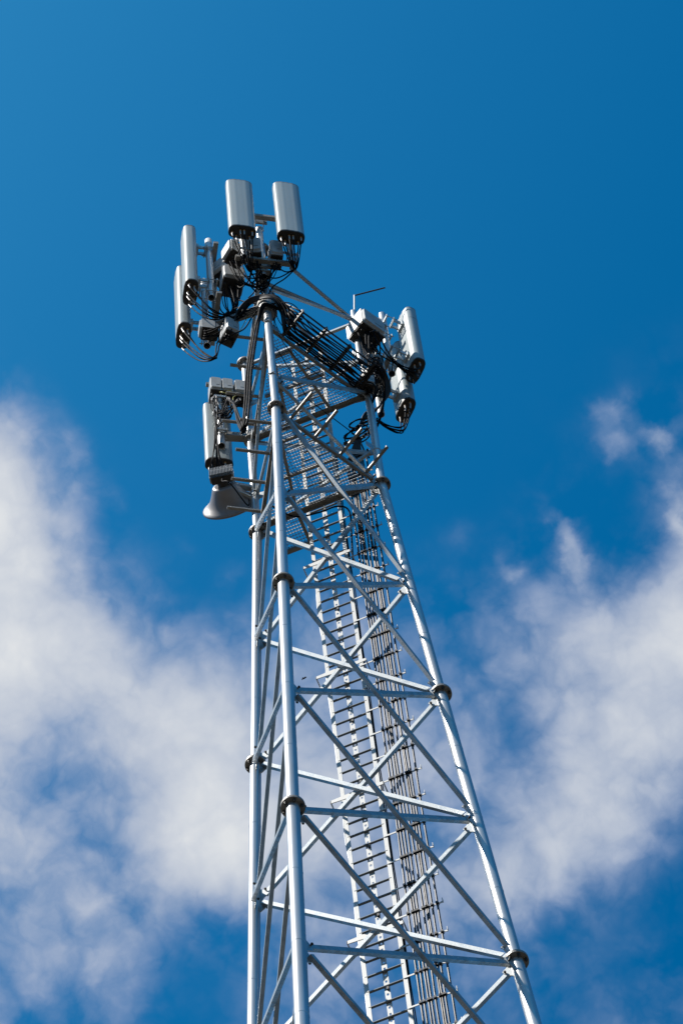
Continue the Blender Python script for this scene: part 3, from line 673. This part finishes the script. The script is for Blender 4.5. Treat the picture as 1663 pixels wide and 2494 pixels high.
for p, z0, z1 in ((LP[0],3.99,6.28),(LP[1],3.53,6.05)):
    b = MB(); b.pipe(p+V((0,0,z0)), p+V((0,0,z1-.12)), .047); pp = b.build('antenna_pipe', M_pipe, fl_)
    b = MB(); b.lathe([(.049,0),(.049,.15),(.044,.165)], p+V((0,0,z1-.14)), (0,0,1), 20); b.build('cap', M_white, pp)
    for z in (3.76 if z0 < 3.7 else 4.1, 5.82): b = MB(); hclamp(b, p+V((0,0,z)), BL); b.build('clamp', M_galv, fl_)
aL1 = antenna((-.874,-1.349,4.10), (-.868,-.497), 'tall pale panel antenna seen edge-on, upper of the pair on the far left', 1.02)
aL2 = antenna((-1.145,-.936,3.81), (-.868,-.497), 'tall pale panel antenna half hidden behind another, lower of the pair on the far left', 1.04)

# ------------------------------------------------------------------ right sector, on the right leg
NR = V((.69,.73,0)).normalized(); BR = V((-NR.y, NR.x, 0))
RP = [V((1.08,.815,0)), V((.79,1.09,0))]
fr2 = thing('antenna_mount', (.9,.62,3.9), 'steel mounting frame on top of the right leg with two antenna pipes', 'mounting frame')
for p, z0, z1 in ((RP[0],4.46,6.78),(RP[1],3.92,6.2)):
    b = MB(); b.pipe(p+V((0,0,z0)), p+V((0,0,z1)), .047); b.build('antenna_pipe', M_pipe, fr2)
    for z in (4.65, 5.85): b = MB(); hclamp(b, p+V((0,0,z)), BR); b.build('clamp', M_galv, fr2)
for z in (4.65, 5.85):
    b = MB(); c = (RP[0]+RP[1])/2-NR*.09; b.bar(c-BR*.36+V((0,0,z)), c+BR*.34+V((0,0,z)), .06, .07); b.build('boom', M_base, fr2)
    b = MB(); b.bar(V((.82,.5,z)), V((c.x,c.y,z)), .07, .08); b.build('arm', M_base, fr2)
b = MB(); b.pipe((.80,.36,4.05), (.80,.36,6.0), .04); b.build('unit_pipe', M_pipe, fr2)
b = MB(); b.bar((.81,.46,5.75), (.80,.36,5.75), .06, .08); b.bar((.81,.46,4.3), (.80,.36,4.3), .06, .08); b.build('standoff', M_galv, fr2)
aR1 = antenna((1.375,.925,4.54), (.69,.73), 'pale panel antenna at the far right, upper of the right pair, sunlit down one edge', .93)
aR2 = antenna((1.10,1.185,3.98), (.69,.73), 'shaded panel antenna below and left of the upper right one', 1.0)
b = MB(); ring_body(b, [scaled(P_, 1.001, AL-.46), scaled(P_, 1.008, AL-.456), scaled(P_, 1.008, AL-.444), scaled(P_, 1.001, AL-.44)], False, False, False); b.build('seam', M_fin, aR1)
rod = thing('bent_rod', (.79,.43,5.92), 'thin bent rod rising above the right leg', 'rod')
b = MB(); b.tube([(.78,.44,5.9),(.824,.464,6.93)], .012, 8); b.build('upright_rod', M_rail, rod)
b = MB(); b.tube([(.822,.464,6.925),(1.251,.521,6.93)], .011, 8); b.build('side_rod', M_bolt, rod)
b = MB(); b.lathe([(.03,0),(.05,.01),(.05,.05),(.02,.07)], (.78,.435,5.84), (0,0,1), 16); b.build('clamp', M_rail, rod)

# ------------------------------------------------------------------ left leg: units, antenna and dish
fa = thing('antenna_mount', (-.95,.38,2.9), 'steel arms bracketed off the left leg above the dish', 'mounting frame')
b = MB(); b.bar((-.83,.45,3.18), (-1.2,.27,3.18), .09, .12); b.build('arm', M_base, fa)
b = MB(); b.bar((-.83,.45,4.98), (-1.28,.20,4.98), .05, .06); b.build('arm', M_base, fa)
b = MB(); b.pipe((-1.14,.285,2.80), (-1.14,.285,5.1), .047); b.build('antenna_pipe', M_pipe, fa)
b = MB(); b.lathe([(.052,-.1),(.09,-.1),(.09,.1),(.052,.1)], (-.81,.467,3.18), (0,0,1), 20, False); b.lathe([(.052,-.05),(.08,-.05),(.08,.05),(.052,.05)], (-.81,.467,4.98), (0,0,1), 20, False); b.build('leg_clamp', M_base, fa)
b = MB(); hclamp(b, (-1.14,.285,3.18), (.866,.5,0)); b.build('clamp', M_galv, fa)
b = MB(); hclamp(b, (-1.14,.285,4.7), (.866,.5,0)); b.build('clamp', M_galv, fa)
aA = antenna((-1.265,.505,2.77), (-.5,.866), 'pale panel antenna with its back to the camera beside the left leg', .92)
units = [
 ((-1.165,.225,4.56),(.5,-.866),'grey radio unit, leftmost of three in a row beside the left leg',(.5,1,.95)),
 ((-1.03,.30,4.56),(.5,-.866),'grey radio unit in the middle of three in a row beside the left leg',(.5,1,.95)),
 ((-.885,.385,4.56),(.5,-.866),'grey radio unit, nearest the leg of three in a row beside the left leg',(.5,1,.95)),
 ((-.27,-1.36,4.78),(-.6,-.8),'radio unit behind the pipe of the left front panel antenna',(.75,1.1,.85)),
 ((.25,-1.13,4.74),(.5,-.866),'dark radio unit behind the pipe of the right front panel antenna',(.55,1,1.25)),
 ((.0,-1.26,4.74),(.3,-.95),'radio unit hidden behind cables between the two front panel antennas',(.62,1.2,1.2)),
 ((-.55,-1.05,5.15),(-.3,-.95),'dark finned unit high on the frame left of the front leg',(.8,1.2,.9)),
 ((-.39,-1.07,4.62),(.55,-.83),'big grey radio unit with black underside, left of the front leg',(.95,1.3,1.0)),
 ((-.50,-.98,3.0),(.75,-.66),'radio unit low on the frame left of the front leg, under the cable loops',(.62,1.05,.95)),
 ((-.80,-1.02,3.3),(-.866,-.5),'small dark unit behind the lower pipe of the left antenna pair',(.6,1,.7)),
 ((.97,.335,4.86),(.86,-.51),'large square grey radio unit on the right leg with a black underside',(1.27,1.5,1.1)),
 ((.93,.60,4.1),(.5,-.866),'radio unit behind the cable bend on the right leg',(.7,1,1.1)),
 ((.98,.80,6.2),(.5,-.866),'small box clamped near the top of the right antenna pipe',(.5,.8,.8)),
 ((.84,.98,4.55),(.5,-.866),'brown-shaded box beside the lower right antenna pipe',(.5,1,.8)),
 ((.83,.36,3.05),(.6,-.8),'radio unit on the right leg just above the upper platform',(.6,1,.8)),
]
U_ = [unit(loc, V(n).normalized(), lab, s) for loc, n, lab, s in units]

dish = thing('microwave_dish', (-1.10,.20,1.2), 'grey microwave dish with a flared back, hung beside the left leg', 'dish')
dd = V((-.10,.99,.0)).normalized(); dc = V((-1.115,.27,1.22))
b = MB(); b.lathe([(.12,-.075),(.142,-.07),(.156,-.055),(.172,-.02),(.192,.025),(.218,.075),(.246,.12),(.285,.155),(.322,.182),(.350,.20),(.356,.208),(.356,.226),(.345,.232)], dc, dd, 56); b.build('shell', M_dish, dish)
b = MB(); b.lathe([(.344,.23),(.2,.245),(.1,.255),(.0001,.26)], dc, dd, 48); b.build('radome', M_dark, dish)
b = MB(); b.lathe([(.06,-.14),(.075,-.13),(.075,-.05)], dc, dd, 24); b.build('hub', M_dark, dish)
b = MB(); b.bar(dc-dd*.10, V((-.83,.44,1.4)), .07, .06); b.bar(dc-dd*.08+V((0,0,-.05)), V((-.83,.44,1.1)), .03, .03); b.build('mount_arm', M_galv, dish)
b = MB()
for z in (1.15, 1.42): b.lathe([(.052,-.02),(.062,-.02),(.062,.02),(.052,.02)], (-.81,.467,z), (0,0,1), 20, False)
b.build('leg_clamp', M_galv, dish)
odu = thing('outdoor_unit', (-1.11,.10,1.42), 'finned grey box mounted on the back of the microwave dish', 'radio unit')
oc = dc-dd*.17+V((0,0,.10)); xx = V((.985,.17,0)); yy = V((-.17,.985,0))
b = MB(); b.box(oc, xx*.15, yy*.04, V((0,0,.12))); b.build('housing', M_rru, odu)
b = MB()
for k in range(16): b.box(oc+xx*(-.14+.0187*k)-yy*.055, xx*.0035, yy*.02, V((0,0,.115)))
b.build('heat_sink', M_fin, odu)
b = MB(); b.box(oc+V((0,0,-.135)), xx*.13, yy*.05, V((0,0,.02))); b.build('connector_panel', M_dark, odu)
b = MB(); b.tube(catmull([oc+V((.02,-.02,-.15)), oc+V((.02,-.04,-.32)), oc+V((.12,-.05,-.50)), V((-.88,.36,.72)), V((-.86,.40,1.0))], 7), .009, 8)
tag(b.build('dish_cable', M_cable), 'black cable hanging in a loop across the back of the dish', 'cable')

# ------------------------------------------------------------------ jumper cables
def jset(a, ends, label, group, sag=.35, side=(0,0,0), r=.0085):
    for k, e in enumerate(ends):
        jumper(port(a, k % 6), e, sag*(.85+.08*k), r, .10, label, group, side)
A_ = ants
cvF1 = V((-.08,-1.22,4.38)); cvF2 = V((.46,-1.03,4.40))
jset(A_[0], [cvF1+V((.012*math.cos(k*1.1), .012*math.sin(k*1.1), .0)) for k in range(6)], 'black jumper cable hanging from the underside of the left front panel antenna', 'jumpers under the left front antenna', .22)
jset(A_[1], [cvF2+V((.012*math.cos(k*1.1), .012*math.sin(k*1.1), .0)) for k in range(6)], 'black jumper cable hanging from the underside of the right front panel antenna', 'jumpers under the right front antenna', .22)
jset(A_[2], [V((-.47,-1.06,3.55))+V((.015*math.cos(k), .015*math.sin(k), .03*k)) for k in range(6)], 'black jumper cable curving from the underside of the upper far-left antenna', 'jumpers under the upper left antenna', .38)
jset(A_[3], [V((-.73,-.90,2.62))+V((.012*math.cos(k), .012*math.sin(k), .02*k)) for k in range(6)], 'black jumper cable curving from the underside of the lower far-left antenna', 'jumpers under the lower left antenna', .30)
jset(A_[4], [V((1.17,.60,4.28))+V((.015*math.cos(k), .015*math.sin(k), .02*k)) for k in range(6)], 'black jumper cable looping out under the upper right antenna', 'jumpers under the upper right antenna', .30, (.10,.02,0))
jset(A_[5], [V((.77,.90,3.24))+V((.015*math.cos(k), .015*math.sin(k), .015*k)) for k in range(6)], 'black jumper cable looping under the lower right antenna', 'jumpers under the lower right antenna', .28, (.08,.12,0))
jset(A_[6], [V((-1.16,.17,3.10))+V((.015*math.cos(k), .015*math.sin(k), .02*k)) for k in range(6)], 'black jumper cable hanging in front of the antenna beside the left leg', 'jumpers beside the left leg', .55, (0,-.06,0))
# tails from the gathered jumpers up or across to the radio units
tails = [
 ('black cable tail gathered under the front boom', 'tails under the front boom', [[cvF1, (-.06,-1.12,4.3), (-.03,-1.02,4.1), (0,-1.0,3.7)], [cvF1, (-.16,-1.15,4.25), (-.28,-1.1,4.3), (-.34,-1.08,4.58)], [cvF1, (-.12,-1.2,4.28), (-.2,-1.25,4.4), (-.27,-1.34,4.72)], [cvF2, (.35,-1.05,4.35), (.27,-1.1,4.45), (.25,-1.12,4.70)], [cvF2, (.3,-1.0,4.28), (.12,-.98,4.2), (.02,-1.0,3.75)], [cvF2, (.2,-1.04,4.3), (.05,-1.14,4.4), (0,-1.24,4.70)]]),
 ('black cable bundle end left of the front leg', 'tails left of the front leg', [[(-.47,-1.06,3.6), (-.40,-1.04,3.7), (-.38,-1.04,4.1), (-.38,-1.06,4.58)], [(-.46,-1.05,3.65), (-.36,-1.03,3.85), (-.33,-1.06,4.2), (-.32,-1.06,4.58)], [(-.45,-1.06,3.62), (-.42,-1.05,3.8), (-.43,-1.05,4.2), (-.44,-1.06,4.58)], [(-.47,-1.04,3.6), (-.3,-1.03,3.62), (-.15,-1.06,3.65), (.0,-1.08,3.68)], [(-.73,-.90,2.66), (-.70,-.90,2.85), (-.66,-.94,2.95), (-.55,-.98,2.92)], [(-.73,-.90,2.68), (-.72,-.92,2.9), (-.66,-.96,3.05), (-.50,-.98,2.90)],
   [(-.40,-1.05,4.55), (-.42,-1.03,4.3), (-.41,-1.02,3.9), (-.44,-1.04,3.6)], [(-.36,-1.06,4.55), (-.37,-1.04,4.25), (-.37,-1.02,3.9), (-.42,-1.03,3.55)], [(-.20,-1.03,4.0), (-.14,-1.0,4.2), (-.08,-1.02,4.35), (-.06,-1.12,4.4)], [(-.33,-1.05,4.0), (-.2,-1.03,3.8), (-.1,-1.02,3.7), (-.02,-1.05,3.6)], [(-.45,-1.02,2.9), (-.3,-1.0,3.0), (-.16,-1.02,3.3), (.0,-1.06,3.45)]]),
 ('black cable running between units on the right leg', 'cables between units on the right leg', [[(1.04,.32,4.84), (1.05,.36,4.6), (1.10,.48,4.42), (1.17,.60,4.30)], [(1.10,.34,4.84), (1.12,.42,4.55), (1.15,.52,4.42), (1.18,.60,4.33)], [(.97,.28,4.84), (.96,.30,4.5), (1.02,.44,4.36), (1.16,.60,4.28)], [(.95,.27,4.84), (.93,.26,4.4), (.92,.3,3.7), (.95,.36,3.1)], [(.99,.29,4.84), (.97,.25,4.35), (.95,.28,3.8), (.98,.3,3.15)], [(1.17,.60,4.3), (1.10,.70,4.15), (1.0,.78,3.9), (.80,.88,3.3)], [(.77,.90,3.26), (.72,.82,3.0), (.70,.74,2.9), (.62,.66,2.7)], [(1.07,.3,4.84), (1.06,.24,4.66), (1.02,.22,4.60), (1.0,.28,4.82)]]),
 ('cable hanging under the row of radio units beside the left leg', 'cables under the units by the left leg', [[(-1.15,.22,4.5), (-1.13,.16,4.25), (-1.12,.14,3.8), (-1.15,.17,3.2)], [(-1.03,.3,4.5), (-1.0,.22,4.2), (-1.05,.16,3.7), (-1.15,.17,3.15)], [(-1.01,.31,4.5), (-.97,.22,4.15), (-.95,.20,3.85), (-.9,.22,3.9)], [(-.88,.38,4.5), (-.86,.3,4.2), (-.9,.24,4.0), (-.92,.2,3.8)], [(-1.17,.22,4.5), (-1.19,.15,4.2), (-1.16,.13,3.7), (-1.16,.16,3.2)], [(-.90,.37,4.5), (-.92,.28,4.1), (-1.0,.2,3.6), (-1.14,.18,3.2)]]),
]
for lab, grp, paths in tails:
    for p in paths:
        cp = catmull([V(q) for q in p], 7); b = MB(); b.tube(cp, .009, 8); o = b.build('cable', M_cable); tag(o, lab, 'cable', grp); ORG[o.name] = V((0,0,0))
        if 'radio units beside' in lab:
            b = MB(); b.tube(cp[:9], .0105, 8); b.build('sleeve', M_boot, o)
for p in ([(-1.03,.26,4.5), (-1.0,.2,4.4), (-.96,.2,4.42), (-.93,.26,4.46)], [(-.90,.33,4.5), (-.93,.26,4.3), (-.92,.2,4.0)], [(-1.1,.2,4.5), (-1.05,.17,4.38), (-.98,.2,4.3)]):
    b = MB(); b.tube(catmull([V(q) for q in p], 6), .005, 6); tag(b.build('earth_lead', M_yellow), 'thin yellow-green earth lead under the row of radio units beside the left leg', 'wire', 'yellow leads by the left leg')
b = MB(); b.tube(catmull([V((-.42,-.98,3.0)), V((-.36,-.97,3.1)), V((-.26,-.96,3.5)), V((-.2,-.96,3.7))], 6), .005, 6); tag(b.build('earth_lead', M_yellow), 'thin yellow-green earth lead slanting left of the front leg', 'wire')

gath = {'f': (V((-.03,-1.05,4.2)), 'short black lead under a unit behind the front antennas', 'leads under the front units'), 'l': (V((-.43,-1.03,3.6)), 'short black lead under a unit on the left frame', 'leads under the left units'),
        'r': (V((1.0,.42,4.0)), 'short black lead under a unit on the right leg', 'leads under the right units'), 'a': (V((-1.10,.16,3.6)), 'short black lead under the row beside the left leg', 'leads under the row by the left leg')}
rnd = random.Random(3)
for (loc, n, lab, sc), who in zip(units, 'aaafffllllrrrrr'):
    g_, lb, gp = gath[who]; n = V((n[0],n[1],0)).normalized(); xd = V((n.y,-n.x,0))
    for k in range(5):
        p = V(loc)+xd*(-.11+.055*k)*sc[0]+n*rnd.uniform(-.08,.03)*sc[1]-V((0,0,.03)); e = g_+V((rnd.uniform(-.06,.06), rnd.uniform(-.05,.05), rnd.uniform(-.12,.12)))
        drop = rnd.uniform(.12,.3)
        m = p*.5+e*.5+V((rnd.uniform(-.07,.07), rnd.uniform(-.06,.06), -drop))
        pts = catmull([p, p-V((0,0,.07)), m, e*.85+m*.15+V((0,0,-.05)), e], 6)
        b = MB(); b.tube(pts, rnd.choice((.006,.008,.0095)), 7); o = b.build('unit_lead', M_cable); tag(o, lb, 'cable', gp)
for i, (x, y, z, r_) in enumerate(((-.05,-1.13,4.32,.07),(-.36,-1.04,3.5,.09),(.55,.63,2.35,.16),(.62,.60,2.5,.13),(.98,.40,3.9,.08))):      # spare cable coiled up
    b = MB(); pts = []
    for k in range(61):
        a = 2*math.pi*k/20; pts.append(V((x+r_*math.cos(a)*(1+.08*math.sin(k*.9)), y+.05*math.sin(a*.5+i), z+r_*1.2*math.sin(a)*(1+.06*math.cos(k*.7)))))
    b.tube(pts, .009, 7)
    tag(b.build('cable_coil', M_cable), ['coil of spare black cable under the front boom','coil of spare black cable on the left frame','large coil of black cable behind the right leg','second coil of black cable overlapping the large one behind the right leg','small coil of black cable beside the right leg units'][i], 'cable coil')
# a bird far above, right of the front leg
bird = MB(); bc = V((-3.674, 11.163, 20))
bird.lathe([(.001,-.028),(.009,-.01),(.010,.006),(.006,.024),(.001,.032)], bc, (.5,.8,.1), 10)
bird.prism([bc, bc+V((-.03,.008,.03)), bc+V((-.05,.035,.02)), bc+V((-.03,.03,.02)), bc+V((.008,.02,0))], (.1,.1,1), .004)
bird.prism([bc, bc+V((.03,-.003,.03)), bc+V((.06,.012,.02)), bc+V((.035,.022,.02)), bc+V((.003,.022,0))], (.1,.1,1), .004)
tag(bird.build('bird', M_bird), 'tiny dark bird gliding in front of the cloud', 'bird')
